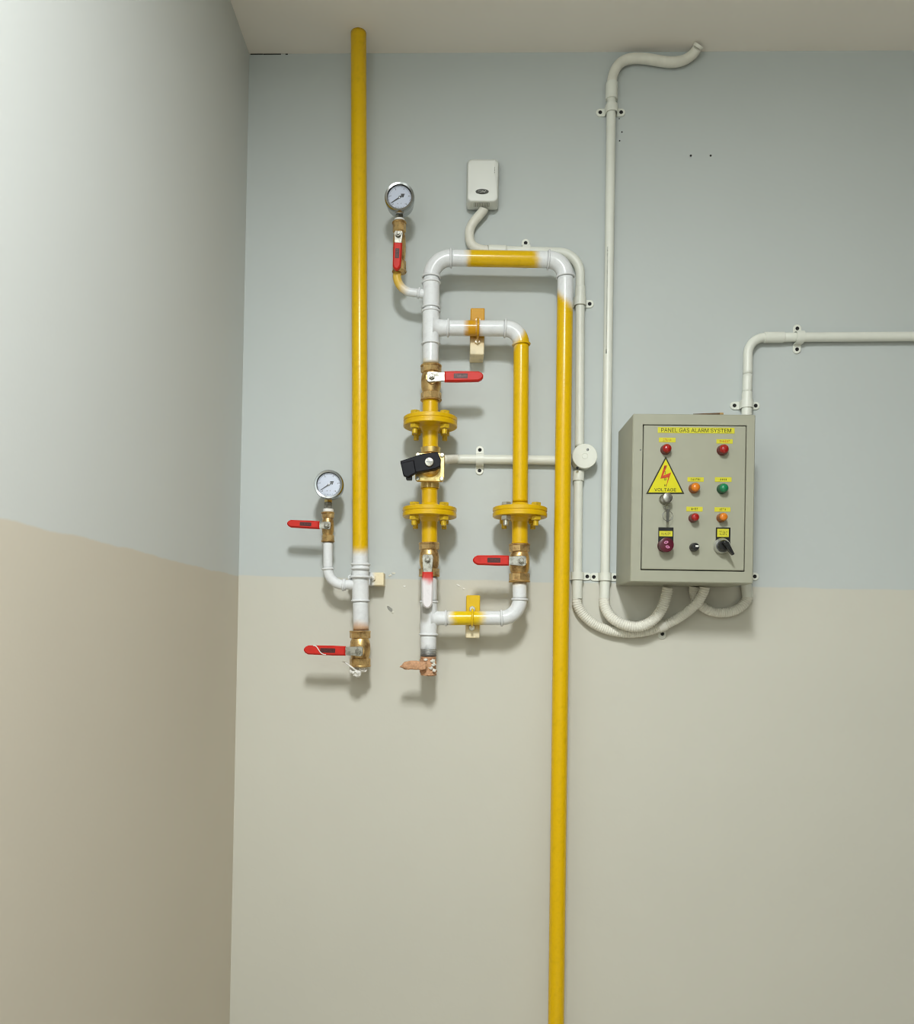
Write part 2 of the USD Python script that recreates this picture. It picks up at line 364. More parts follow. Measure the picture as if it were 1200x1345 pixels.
obj('coupling', [tube(line(at(473.6, 750, D1), at(473.6, 741, D1)), RP + .0018)], 'enamel', t, True, paint_left)
bead(t, at(473.6, 741.5, D1), Z, RP + .001, 'enamel', paint_left, k=.0028)
tee(t, teeC, A1 - A0, .034, at(450, 768, D1) - teeC, .033, RP, .0095, paint_left)
rb = .0100
gb = [at(452, 768.3, D1), at(430.5, 767.5, D1), at(430.5, 712.5, D1)]
run(t, gb, [.034], rb, const(WHT), 'enamel_matte')

# ---- main manifold: loop, long riser, bypass branch, gauge branch
def paint_main(p):
    q = pix(p); x, y = q[:, 0] + wob(p, 50, 6), q[:, 1] + wob(p, 50, 6, 5)
    c = np.tile(WHT, (len(p), 1))
    top = (q[:, 1] < 356) * sm(609, 620, x) * (1 - sm(700, 711, x))
    ris = sm(385, 402, y - (q[:, 0] - 742) * .9) * (q[:, 0] > 715)
    br = (q[:, 1] > 410) * (q[:, 1] < 700)
    bk = br * (q[:, 1] < 452) * sm(609, 614, x) * (1 - sm(624, 634, x))
    el = br * (q[:, 0] > 650) * (q[:, 0] < 705) * sm(-5, 7, (x - 684) * .8 + (y - 440) * .75)
    bot = (q[:, 0] < 600) * sm(470, 480, y)
    gb_ = (q[:, 0] < 546) * (1 - sm(520, 540, x + (y - 375) * .35))
    c = mixc(c, YEL, np.maximum.reduce([top, ris, el, gb_ * .9])); c = mixc(c, YELD, bk); c = mixc(c, lin(226, 200, 130), bot * .8)
    return joint_dirt(c, p, .16)
t = thing('gas_pipe', 'yellow and white looped gas pipe whose long right leg runs down to the floor', 'pipe', P(566, 478))
B0 = P(565.5, 479); B1 = P(566.3, 338.5); B2 = P(742.5, 341.5)
B3 = P(730, 1345); B3 = B2 + (B3 - B2) * (B2[2] / (B2[2] - B3[2]))
run(t, [B0, B1, B2, B3], [.040, .036], RP, paint_main)
up = unit(B1 - B0)
T1, T2 = P(565.6, 430.5), P(566, 388)
tee(t, T1, up, .034, P(590, 430.8) - T1, .036, RP, RP * .93, paint_main)
tee(t, T2, up, .026, P(545, 384) - T2, .026, RP, .0085, paint_main)
run(t, [P(588, 430.8), P(684.5, 431.5), P(682.8, 660.6)], [.034], .0160, paint_main)
gp = fillet(P(549, 385), P(521.5, 382), P(521, 355), .036)
obj('gauge_branch', tube(np.vstack([line(P(550, 385), gp[0])[:-1], gp, line(gp[-1], P(521.6, 359))[1:]]), .0088), 'enamel', t, True, paint_main)

# ---- lower manifold
def paint_low(p):
    q = pix(p); x, y = q[:, 0] + wob(p, 55, 6), q[:, 1] + wob(p, 55, 6, 5)
    c = np.tile(WHT, (len(p), 1))
    c = mixc(c, lin(232, 196, 10), sm(586, 598, x) * (1 - sm(624, 642, x)))
    c = mixc(c, lin(176, 174, 168), (q[:, 0] < 590) * (1 - sm(562, 568, x + (q[:, 1] - 800) * .3)) * sm(793, 799, y) * (1 - sm(812, 822, y)))
    c = mixc(c, lin(74, 76, 78), (q[:, 0] < 590) * sm(846, 860, y) * .8)
    c = mixc(c, lin(222, 196, 150), (q[:, 0] > 650) * (1 - sm(764, 771, y)) * .8)
    return joint_dirt(c, p, .12)
t = thing('gas_pipe', 'white primed U-shaped gas pipe with a yellow middle joining the two lower valves', 'pipe', P(563, 860))
C0, C1 = P(562.5, 862), P(563.3, 758)
TL = P(562.9, 812)
obj('pipe', tube(line(C0, TL - Z * .034), RP), 'enamel_matte', t, True, paint_low)
obj('pipe', tube(line(TL + Z * .034, C1), RP), 'enamel_matte', t, True, paint_low)
tee(t, TL, Z, .034, P(590, 812) - TL, .036, RP, .0136, paint_low)
run(t, [P(586, 812), P(682.5, 811.5), P(682, 765.5)], [.038], .0146, paint_low)
obj('threaded_end', [torus(P(562.5, 853 + k * 2), Z, RP - .0002, .0009, 28, 6) for k in range(4)], 'steel', t, True)

# ------------------------------------------------------------------ ball valves
def ball_valve(label, cx, y0, y1, hw, stem, tip, hwid, d=DP, bodym='brass', red0=.0, handle_paint=None, grip_label=None, proud=.013):
    top, bot = at(cx, y0, d), at(cx, y1, d); ax = top - bot; L = np.linalg.norm(ax); ax = unit(ax); r = mm(hw, d)
    t = thing('ball_valve', label, 'valve', bot, 'ball valves with red lever handles')
    body = lathe([(r * .80, .22 * L), (r * .86, .25 * L), (r * .97, .36 * L), (r * 1.0, .46 * L), (r * 1.0, .58 * L), (r * .95, .70 * L), (r * .84, .78 * L), (r * .84, .80 * L)], bot, ax, 36)
    bo = obj('body', body, bodym, t)
    for a, b in ((0.0, .24), (.79, 1.0)):
        p0, p1 = bot + ax * a * L, bot + ax * b * L
        obj('end_fitting', [hexa(p0, p1, r * 1.02, 8, .0014), torus(p0 + (p1 - p0) * (.12 if a == 0 else .88), ax, r * .97, .0022, 32, 6)], bodym, t, 30)
    dh = d + r + proud
    ps = at(*stem, dh); pt = at(*tip, dh)
    sb = ps.copy(); sb[1] = -(d + r * .7)
    obj('stem', [cyl(sb, ps + Y * .004, r * .42, 20, .0008), cyl(ps + Y * .008, ps + Y * .005, r * .62, 20, .0006)], bodym, t)
    u = unit(pt - ps); v = np.cross(-Y, u); Lh = np.linalg.norm(pt - ps); w = mm(hwid, dh) / 2
    # steel plate that sits on the stem
    a0 = min(.26 * Lh, r * 1.25)
    pl = Polygon([(-w * .95, -w * .8), (-w * .5, -w * 1.02), (a0, -w * .8), (a0 + .012, -w * .6), (a0 + .012, w * .6), (a0, w * .8), (-w * .5, w * 1.02), (-w * .95, w * .8)])
    lp = obj('lever', framed(plate(pl, .0032, .0007), ps + Y * .004, u, v, -Y), 'chrome', t)
    obj('nut', [hexa(ps + Y * .0008, ps - Y * .005, .0062, 6, .0008), cyl(ps - Y * .005, ps - Y * .0082, .0034, 14, .0005)], 'chrome', lp, 30)
    # moulded grip
    x0 = a0 * .98
    pts = [(x0, -w * .96), (x0 + .3 * (Lh - x0), -w * 1.0), (Lh - w * .9, -w * .92), (Lh - w * .3, -w * .62), (Lh, -w * .2), (Lh, w * .2), (Lh - w * .3, w * .62), (Lh - w * .9, w * .92), (x0 + .3 * (Lh - x0), w), (x0, w * .96)]
    g = plate(Polygon(pts), .0105, .0026, .0030)
    if handle_paint is not None: g = g.subdivide().subdivide().subdivide()
    gr = obj('grip', framed(g, ps + Y * .0075, u, v, -Y), 'enamel_matte' if handle_paint is not None else 'handle_red', t, 40, handle_paint, grip_label)
    if handle_paint is None:
        rot = 1 if u[0] > 0 or abs(u[0]) < .5 else -1
        mx = x0 + (Lh - x0) * .42; ww = (Lh - x0) * .36
        base = framed(plate(rrect(ww, w * .92, .001), .0003, .0001), ps + Y * .0075 + u * mx - Y * .0105, u * rot, v * rot, -Y)
        obj('printed_mark', base, 'handle_print', gr, 20)
        obj('printed_mark', framed(marks(ww * .86, w * .5, 7, .0003, int(cx)), ps + u * mx - Y * .0033, u * rot, v * rot, -Y), 'bezel_red', gr, False)
    return t
ball_valve('small brass ball valve under the upper gauge, red handle hanging straight down', 524.3, 291.5, 359, 8.6, (523, 308), (520.5, 354), 11.5, proud=.010)
ball_valve('small brass ball valve under the lower gauge, red handle pointing left', 430.5, 673, 712, 8.0, (429, 690), (377, 687.5), 10.5, D1, proud=.010)
v3 = ball_valve('large brass ball valve closing the bottom end of the left riser', 472.8, 828.5, 876, 13.4, (470, 855.5), (399, 853.5), 13, D1)
ball_valve('brass ball valve above the topmost flange, red handle pointing right', 566, 480, 527, 13.3, (567, 494.5), (634.5, 494), 14)
RED = lin(205, 42, 32)
def paint_handle5(p):
    y = pix(p)[:, 1] + wob(p, 60, 5); return mixc(np.tile(RED, (len(p), 1)), lin(232, 229, 231), sm(757, 768, y) * .97)
ball_valve('brass ball valve whose hanging red handle is half covered by white overspray', 563.5, 713, 757.5, 13.0, (561.5, 735), (561, 799), 14.5, handle_paint=paint_handle5, grip_label='red grip, lower two thirds sprayed white')
ball_valve('brass ball valve below the right flange, red handle pointing left', 682, 714.5, 765, 13.2, (684.5, 736.5), (621, 735.5), 13.5)
# tape crumpled round the end of the left riser's valve
def crumple(m, amp, s, seed):
    m = m.subdivide().subdivide(); p = np.array(m.vertices)
    o = np.stack([meshkit.fbm(p * s, 3, seed + k) - .5 for k in range(3)], 1); m.vertices = p + o * amp * 2; return m
tp = thing('seal_tape', 'crumpled white seal tape hanging from the open end of the lowest left valve', 'tape', at(470, 884, D1))
obj('wad', [crumple(sphere(at(x, y, D1 + .004), r, 2), .006, 130, 7 + k) for k, (x, y, r) in enumerate(((468, 882.5, .010), (476, 879, .008), (463.5, 880, .006)))], 'tape_white', tp, 50)
obj('strand', tube(spline([at(467, 880, D1 + .012), at(460, 875, D1 + .016), at(455, 871.5, D1 + .012), at(450, 869, D1 + .014)], 14), np.linspace(.0025, .001, 14), 8), 'tape_white', tp, True)
lb = thing('tape_strip', 'thin white tape strand lying across the red handle of the lowest left valve', 'tape', at(415, 854, D1 + .04))
obj('strand', tube(spline([at(411, 848, D1 + .0375), at(416, 850, D1 + .0375), at(420, 856, D1 + .0375), at(428, 859.6, D1 + .0365)], 16), .0011, 6), 'tape_white', lb, True)
def squash(m): c = m.centroid; m.vertices = c + (np.array(m.vertices) - c) * (.9, .25, .7); return m
# wrapped drain valve
t = thing('ball_valve', 'small drain valve wrapped in crumpled tan masking tape at the lowest pipe end', 'valve', P(562, 888))
c0, c1 = P(562.3, 887), P(562.3, 862.5)
wr = tube(line(c0, c1, .0035), .0172, 28).subdivide()
p = np.array(wr.vertices); q = p - (c0 + (c1 - c0) * (((p - c0) @ unit(c1 - c0)) / np.linalg.norm(c1 - c0))[:, None]); p = p + q * (meshkit.fbm(p * 140, 3, 5)[:, None] - .6) * .55
p[:, 2] += (meshkit.fbm(p * 110, 2, 9) - .5) * .012 * sm(868, 888, pix(p)[:, 1]); wr.vertices = p
obj('taped_body', wr, 'tape_tan', t, 30)
obj('tape_flecks', [squash(crumple(sphere(P(x, y, DP + .0165), r, 1), .005, 200, k)) for k, (x, y, r) in enumerate(((568, 868, .005), (570, 873, .0045), (566, 877, .004), (570, 880, .004), (559, 867, .004)))], 'plaster', t, 40)
hs, ht = P(556, 874, DP + .024), P(525, 875.5, DP + .022)
u = unit(ht - hs); vv = np.cross(-Y, u); Lh = np.linalg.norm(ht - hs)
m = framed(plate(Polygon([(-.006, -.007), (Lh * .55, -.0105), (Lh * .8, -.009), (Lh, -.001), (Lh, .001), (Lh * .75, .007), (Lh * .3, .0085), (-.006, .008)]), .009, .002), hs + Y * .004, u, vv, -Y)
obj('taped_handle', crumple(m.subdivide(), .0026, 110, 31), 'tape_tan', t, 40)
obj('stem', cyl(P(557, 874, DP + .010), P(557, 874, DP + .022), .006, 16), 'brass', t)

# ------------------------------------------------------------------ flanges
def flange(label, cx, yc, d, ytop, ybot, galv=()):
    c = at(cx, yc, d); t = thing('pipe_flange', label, 'flange', c, 'yellow bolted pipe flanges')
    R, th = .0565, .0100
    Rb = .0430
    for s, y in ((1, ytop), (-1, ybot)):
        pl = obj('flange_plate', lathe([(RP, 0.0009), (R - .0012, .0009), (R, .0020), (R, th - .0012), (R - .0015, th), (RP + .007, th + .0004), (RP + .003, th + .004), (RP, th + .010)], c, Z * s, 56), 'yellow_paint', t, 30)
        if y: obj('neck', [cyl(c + Z * s * (th + .002), at(cx, y, d), RP), torus(at(cx, y, d) - Z * s * .0015, Z, RP, .0014, 30, 6)], 'yellow_paint', t)
    obj('gasket', cyl(c - Z * .0009, c + Z * .0009, R - .0012, 48), 'yellow_paint', t)
    for k in range(4):
        a = math.radians(45 + 90 * k); o = c + np.array([math.cos(a) * Rb, math.sin(a) * Rb, 0])
        m = 'zinc' if k in galv else 'bolt_yellow'
        b = obj('bolt', [hexa(o + Z * th, o + Z * (th + .0072), .0106, 6), cyl(o - Z * (th + .0205), o + Z * th, .0056, 18, .001)], m, t, 30, label='unpainted zinc bolt' if k in galv else None)
        obj('nut', [hexa(o - Z * (th + .0095), o - Z * th, .0106, 6)], m, b, 30)
flange('topmost yellow bolted flange between the upper valve and the black lever', 565, 555.3, DP, 527, 589)
flange('yellow bolted flange below the brass shut-off valve with the black lever', 564, 673.5, DP, 642, 714)
flange('yellow bolted flange at the foot of the right yellow bypass pipe', 682.5, 673.5, DP, None, 714.5, (2,))

# ------------------------------------------------------------------ brass shut-off valve with a black lever
c = P(565, 615); t = thing('shutoff_valve', 'bright brass safety shut-off valve with a black lever between two flanges', 'valve', c)
zt, zb = P(565, 588)[2] - c[2], c[2] - P(565, 642)[2]
obj('body', lathe([(.0170, -zb), (.0195, -zb + .0005), (.0195, -zb + .012), (.0165, -zb + .014), (.0185, -.020), (.0250, -.012), (.0265, 0), (.0250, .012), (.0185, .020), (.0170, zt - .014), (.0200, zt - .012), (.0208, zt - .001), (.0175, zt)], c, Z, 40), 'bright_brass', t, 30)
obj('hex_collar', hexa(c - Z * zb, c - Z * (zb - .012), .0212, 6, .001), 'bright_brass', t, 30)
pc = at(564.5, 614.5, DP + .020)
bp = obj('bonnet_plate', wallframe(plate(rrect(.060, .059, .006), .009, .0012), pc), 'bright_brass', t, 30)
for sx, sy in ((-1, 1), (1, 1), (1, -1), (-1, -1)):
    o = pc + X * sx * .0248 + Z * sy * .0245 - Y * .009
    obj('screw', [lathe([(.0045, 0), (.0048, .0018), (.0036, .0032), (.0014, .0034)], o, -Y, 20), ], 'zinc', bp)
obj('bonnet_dome', lathe([(.0215, 0), (.0212, .004), (.0185, .011), (.012, .016), (.009, .017)], pc - Y * .009, -Y, 36), 'bright_brass', t)
dl = DP + .060
lv = [(526, 608), (540, 603.5), (554.5, 598.6), (575, 596), (579.2, 605.5), (578.6, 615), (572, 618.2), (556, 621.3), (543, 623.6), (535, 625.5), (529.5, 625)]
o0 = at(553, 610, dl - .016)
loc = [(at(x, y, dl) - at(553, 610, dl)) for x, y in lv]
le = obj('lever', wallframe(plate(Polygon([(q[0], q[2]) for q in loc]).convex_hull, .020, .0016), o0 - Y * .0 ), 'black_lever', t, 30, label='black plastic lever')
gk = [(525.8, 608.3), (543.5, 604.5), (546.5, 621.5), (536, 627.2), (530, 625.2)]
loc = [(at(x, y, dl + .006) - at(553, 610, dl + .006)) for x, y in gk]
obj('finger_pad', wallframe(plate(Polygon([(q[0], q[2]) for q in loc]).convex_hull, .012, .0018), at(553, 610, dl + .006) + Y * .008), 'black_lever', le, 30)
sp = at(563.5, 607, dl + .004)
obj('screw', lathe([(.0092, 0), (.0092, .0025), (.0080, .0042), (.0015, .0046)], sp, -Y, 28), 'chrome', le)
obj('screw_slot', cbox(sp + (-.006, -.0052, -.0009), sp + (.006, -.0045, .0009), .0002), 'screw_grey', le, False)
obj('stem', cyl(pc - Y * .022, at(563.5, 608, dl - .015), .009, 20), 'bright_brass', t)
obj('trip_catch', cbox(at(533, 628, dl) - (0, .0, .003), at(541, 622.5, dl) + (0, .014, 0), .0015), 'dark_plastic', le, 30)

# ------------------------------------------------------------------ pressure gauges
def gauge(label, px, py, d, nb, r=.0305):
    f = d + .026; c = at(px, py, f)
    t = thing('pressure_gauge', label, 'gauge', c, 'round steel pressure gauges')
    back = c + Y * .034
    obj('case', lathe([(r * .80, 0), (r * .93, .003), (r * .95, .010), (r * .95, .031)], back, -Y, 56), 'stainless', t)
    obj('bezel', lathe([(r * .95, .020), (r * 1.0, .022), (r * 1.02, .030), (r * 1.0, .0345), (r * .95, .0375), (r * .83, .0368), (r * .785, .034), (r * .78, .031)], back, -Y, 64), 'stainless', t, 50)
    dl = obj('dial', lathe([(r * .87, .0285), (r * .87, .0312)], back, -Y, 56), 'dial_white', t)
    o = back - Y * .0312
    tk = []
    for k in range(51):
        a = math.radians(225 - k * 270 / 50); big = k % 10 == 0
        w, h = (.0007, .0036) if big else (.00035, .0018)
        b = trimesh.creation.box((h, w, .0002)); b.apply_translation((r * .755 - h / 2, 0, .0001))
        b.apply_transform(trimesh.transformations.rotation_matrix(a, Z)); tk.append(b)
    obj('scale_marks', wallframe(trimesh.util.concatenate(tk), o), 'ink', dl, False)
    pr = []
    for k in range(6):
        a = math.radians(225 - k * 54); b = marks(.0028 + .0012 * (k > 4), .0026, 1 + (k > 4), .0002, 20 + k); b.apply_translation((math.cos(a) * r * .60, math.sin(a) * r * .60, 0)); pr.append(b)
    b = marks(.0028, .0024, 1, .0002, 3); b.apply_translation((-.0035, -r * .42, 0)); pr.append(b)
    b = marks(.0028, .0024, 1, .0002, 4); b.apply_translation((.0035, -r * .42, 0)); pr.append(b)
    obj('dial_print', wallframe(trimesh.util.concatenate(pr), o), 'badge_grey', dl, False)
    obj('maker_line', wallframe(marks(r * .58, .0019, 8, .0002, 8), o - Z * r * .66), 'ink', dl, False)
    a = math.radians(214); u, v = np.array([math.cos(a), math.sin(a)]), np.array([-math.sin(a), math.cos(a)])
    nd = Polygon([u * r * .68 + v * .0005, u * r * .68 - v * .0005, -v * .0013, -u * r * .16 - v * .0012, -u * r * .20 - v * .0045, -u * r * .42, -u * r * .20 + v * .0045, -u * r * .16 + v * .0012, v * .0013])
    ndl = obj('needle', wallframe(extr(nd, .0005), o - Y * .0009), 'ink', t, False)
    obj('hub', lathe([(.0022, 0), (.0022, .0012), (.0014, .0016)], o - Y * .0010, -Y, 18), 'stainless', ndl)
    obj('glass', lathe([(r * .856, .0338), (r * .856, .0346)], back, -Y, 48), 'gauge_glass', t)
    cz = c.copy(); cz[1] = -d
    p0 = cz - Z * r * .93
    bx = lambda y: at(nb[0], y, d)
    nk = [bx(y) for y in nb[1:]]
    nk0 = nk[0].copy()
    obj('stem', [cyl(p0 + Z * .004, nk0, .0062, 20), hexa(nk0 + Z * .002, nk[1], .0078, 4, .0008)], 'bright_brass', t, 30)
    obj('adaptor', [hexa(nk[1], nk[2], .0092, 6, .001)], 'chrome', t, 30)
    obj('seal_tape', [lathe([(.0100, 0), (.0112, .001), (.0112, np.linalg.norm(nk[2] - nk[3]) - .001), (.0100, np.linalg.norm(nk[2] - nk[3]))], nk[3], Z, 26)], 'tape_white', t, 30, label='white thread seal tape')
gauge('upper round steel pressure gauge left of the white gas detector', 524.5, 258.5, DP, (524.4, 279.5, 283.5, 288.0, 291.5))
gauge('lower round steel pressure gauge left of the tall riser', 431.5, 636.3, D1, (431, 656.5, 660.0, 668.5, 673))

# ------------------------------------------------------------------ pipe brackets
def bracket(label, x0, y0, x1, y1, depth, pc, rp, axis, paint, nut=None):
    a, b = at(x0, y1, depth), at(x1, y0, depth)
    t = thing('pipe_bracket', label, 'bracket', (a + b) / 2 * (1, 0, 1), 'pipe brackets fixed to the wall')
    w, h = b[0] - a[0], b[2] - a[2]; k = .0025
    # hollow square stub, open towards its two ends
    outer = cbox((a[0], -depth, a[2]), (b[0], -.0005, b[2]), .0015)
    m = outer
    for q in range(3): m = m.subdivide()
    obj('arm', m, 'enamel_matte', t, 30, paint)
    # U-bolt
    R = rp + .0030; al = unit(axis); ov = Z if abs(al[0]) > .5 else X
    th = np.linspace(0, np.pi, 22)
    arc = [pc + ov * R * math.cos(x) - Y * R * math.sin(x) for x in th]
    y_ = -(depth - .006)
    e0, e1 = arc[0].copy(), arc[-1].copy(); e0[1] = e1[1] = y_
    ubm = obj('u_bolt', tube(np.vstack([line(e0, arc[0])[:-1], arc, line(arc[-1], e1)[1:]]), .0026, 12), 'enamel', t, True, paint)
    for e in (e0, e1):
        q = e.copy(); q[1] = -depth
        q = q + ov * np.sign((e - pc) @ ov) * .0022
        obj('nut', [hexa(q, q - Y * .006, .0066, 6, .0007), cyl(q, q - Y * .009, .0028, 12)], nut or 'enamel', ubm, 30, None if nut else paint)
CR = lin(236, 222, 186)
bracket('gold and cream wall bracket clamping the upper bypass pipe', 617, 404.5, 636.5, 465.5, .056, P(627.5, 431), .0160, X, lambda p: joint_dirt(mixc(np.tile(CR, (len(p), 1)), YELD, 1 - sm(446, 452, pix(p)[:, 1] + wob(p, 80, 5))), p, .45, 60))
bracket('yellow wall bracket clamping the lower cross pipe, cream at its foot', 611.5, 782, 630.5, 838, .056, P(620, 812), .0146, X, lambda p: joint_dirt(mixc(np.tile(CR, (len(p), 1)), lin(226, 186, 20), 1 - sm(818, 828, pix(p)[:, 1] + wob(p, 80, 6))), p, .4, 60), 'zinc')
bracket('cream wall bracket beside the white primed end of the left riser', 461, 752, 504, 768.5, .040, at(473.6, 758, D1), RP + .0018, Z, lambda p: joint_dirt(mixc(np.tile(CR, (len(p), 1)), WHT, 1 - sm(488, 494, pix(p)[:, 0])), p, .2))

# ------------------------------------------------------------------ conduits
DC, RC = .0135, .0098
Cq = lambda x, y, d=DC: at(x, y, d)
def hose(pts, r, n_per=.0009, ribs=True, pitch=.0046):
    p = spline(pts, 60); L = np.linalg.norm(np.diff(p, axis=0), axis=1).sum(); n = int(L / n_per) if ribs else 70
    p = spline(pts, n); s = np.linspace(0, L, n)
    return tube(p, r * (1 + (.05 * np.sin(s / pitch * 2 * np.pi) if ribs else 0)), 20)
# detector drop to junction box
t = thing('conduit', 'white conduit from the gas detector behind the looped pipe down to the round junction box', 'conduit', Cq(761, 588))
obj('hose', hose([Cq(635.5, 273.5, .020), Cq(632.5, 279, .018), Cq(624, 289, .016), Cq(617.5, 300, .0135), Cq(616.5, 312), Cq(620, 322), Cq(630, 327.5), Cq(641, 328.5)], .0100, ribs=False), 'pvc_hose', t, True, label='smooth flexible hose')
arc = fillet(Cq(641, 328.5), Cq(762, 332.5), Cq(760.8, 590), .048)
obj('coupling', cyl(Cq(641, 328.5), Cq(664, 329.2), RC + .0014, 28, .0008), 'pvc', t)
obj('pipe', tube(np.vstack([line(Cq(664, 329.2), arc[0])[:-1], arc, line(arc[-1], Cq(760.8, 587))[1:]]), RC), 'pvc', t, True)
obj('coupling', cyl(Cq(761.8, 399), Cq(761.8, 377), RC + .0014, 28, .0008), 'pvc', t)
# junction box to the shut-off valve
t = thing('conduit', 'short level white conduit from the black lever valve to the round junction box', 'conduit', Cq(680, 604))
obj('hose', hose([at(580.5, 603.5, .058), at(586, 603.5, .050), at(593, 603, .028), Cq(601.5, 602.8)], .0088), 'pvc_hose', t, True, label='short ribbed hose end')
obj('pipe', tube(line(Cq(601, 602.8), Cq(749.5, 604.8)), RC), 'pvc', t, True)
# round box
jc = at(764.5, 603.5, .0)
t = thing('junction_box', 'round white junction box with a screwed lid right of the long yellow riser', 'junction box', jc)
rj = mm(16.3, .036)
obj('body', lathe([(rj * .96, .0005), (rj * .96, .031)], jc, -Y, 48), 'pvc', t)
ld = obj('lid', lathe([(rj, .031), (rj, .0345), (rj * .96, .036), (.001, .0362)], jc, -Y, 48), 'pvc', t)
obj('moulded_ring', torus(jc - Y * .0362, Y, .0060, .0007, 28, 6), 'pvc', ld, True)
for (x, y), m in (((758, 614.5), 'hole_black'), ((771.5, 590.5), 'screw_grey')):
    obj('screw', lathe([(.0030, 0), (.0027, .0008), (.0008, .0010)], at(x, y, .0361), -Y, 16), m, ld)
obj('spout', [cyl(Cq(759.8, 619), Cq(759.2, 632), RC + .0024, 28, .0008)], 'pvc', t)
# drop below the junction box, and its hose to the panel
def pads(p): return p
t = thing('conduit', 'white conduit dropping from the junction box into a ribbed hose that passes beneath the other', 'conduit', Cq(758, 780))
obj('pipe', tube(line(Cq(759.3, 632), Cq(758, 762)), RC), 'pvc', t, True)
obj('coupling', cyl(Cq(758, 762), Cq(757.8, 786.5), RC + .0010, 28, .0008), 'pvc', t)
obj('hose', hose([Cq(757.8, 787), Cq(759, 797, .0138), Cq(771, 813), Cq(795, 826.5), Cq(828, 831.5), Cq(860, 826, .015), Cq(890, 812, .026), Cq(911, 796, .044), Cq(922, 781, .056), at(925.5, 771, .060)], .0102), 'pvc_hose', t, True)
# the long conduit from the ceiling
t = thing('conduit', 'tall white conduit from the ceiling down past the left side of the control panel', 'conduit', Cq(793, 780))
obj('hose', hose([Cq(803.2, 112), Cq(805.5, 97), Cq(813, 84), Cq(826, 77.5), Cq(846, 77), Cq(868, 80.5), Cq(886, 81.5), Cq(901, 77.5), Cq(911, 69.5, .016), Cq(916, 62, .024)], .0106, ribs=False), 'pvc_hose', t, True, label='smooth flexible hose bent along the ceiling')
obj('hose_end', tube(line(Cq(915.6, 62.6, .0234), Cq(918, 58.5, .027)), .0112, 20), 'pvc_hose', t)
obj('coupling', cyl(Cq(802.9, 131), Cq(803.2, 109), RC + .0030, 28, .0008), 'pvc', t)
lc0, lc1 = Cq(802.6, 131), Cq(794.2, 764)
pp = obj('pipe', tube(line(lc0, lc1, .02), RC), 'pvc', t, True)
pm = []
g = np.random.default_rng(2)
for y in np.arange(328, 468, 2.0):
    f_ = (y - 131) / (764 - 131); c_ = lc0 + (lc1 - lc0) * f_
    a = math.radians(122); n = np.array([math.cos(a), -math.sin(a), 0]); h = .0016 * g.uniform(.4, 1.0) * (1.6 if y > 460 else 1)
    b = trimesh.creation.box((.0022 * (1.5 if y > 460 else 1), h, .0002)); e = np.cross(Z, n)
    pm.append(framed(b, c_ + n * (RC + .0001), e, Z, n))
obj('printed_line', pm, 'badge_grey', pp, False, label='fine dark lettering running down the pipe')
obj('coupling', cyl(Cq(794.2, 764), Cq(793.6, 786.5), RC + .0010, 28, .0008), 'pvc', t)
obj('hose', hose([Cq(793.6, 787, .0150), Cq(794.5, 797, .020), Cq(802, 810, .028), Cq(818, 820, .036), Cq(838, 823, .039), Cq(857, 814.5, .043), Cq(869, 799, .048), Cq(874.5, 783, .052), at(877, 771, .055)], .0112), 'pvc_hose', t, True)
# the conduit from the right
t = thing('conduit', 'white conduit entering from the right, bending down behind the control panel', 'conduit', Cq(981, 530))
e1 = Cq(1029, 443); e2 = Cq(1260, 441.5); e2 = e1 + (e2 - e1) * ((XR - .001 - e1[0]) / (e2[0] - e1[0]))
obj('pipe', tube(line(e1, e1 + (e2 - e1) * 1.0, .02), RC), 'pvc', t, True)
obj('coupling', cyl(Cq(1003, 443.2), e1, RC + .0016, 28, .0008), 'pvc', t)
arc = fillet(Cq(1003, 443.2), Cq(982.5, 443.4), Cq(981.5, 492), .036)
obj('bend', tube(np.vstack([line(Cq(1003, 443.2), arc[0])[:-1], arc, line(arc[-1], Cq(981.6, 492))[1:]]), RC), 'pvc', t, True)
obj('pipe', tube(line(Cq(981.6, 492), Cq(980.8, 516)), RC), 'pvc', t, True)
obj('coupling', cyl(Cq(980.8, 515), Cq(980.4, 546), RC + .0010, 28, .0008), 'pvc', t)
obj('pipe', tube(line(Cq(980.4, 545), Cq(979.6, 769), .02), RC), 'pvc', t, True)
# its hose under the panel
obj('hose', hose([at(911.5, 770, .026), at(912, 781, .022), at(918.5, 793, .018), at(932, 802, .0155), at(950, 804.5, .0145), at(966, 801, .0140), at(977, 792.5, .0136), at(982, 783, .0136)], .0104), 'pvc_hose', t, True)

obj('coupling', cyl(at(981.6, 784.5, .0136), at(979.6, 768, .0136), RC + .0014, 26, .0008), 'pvc', t)

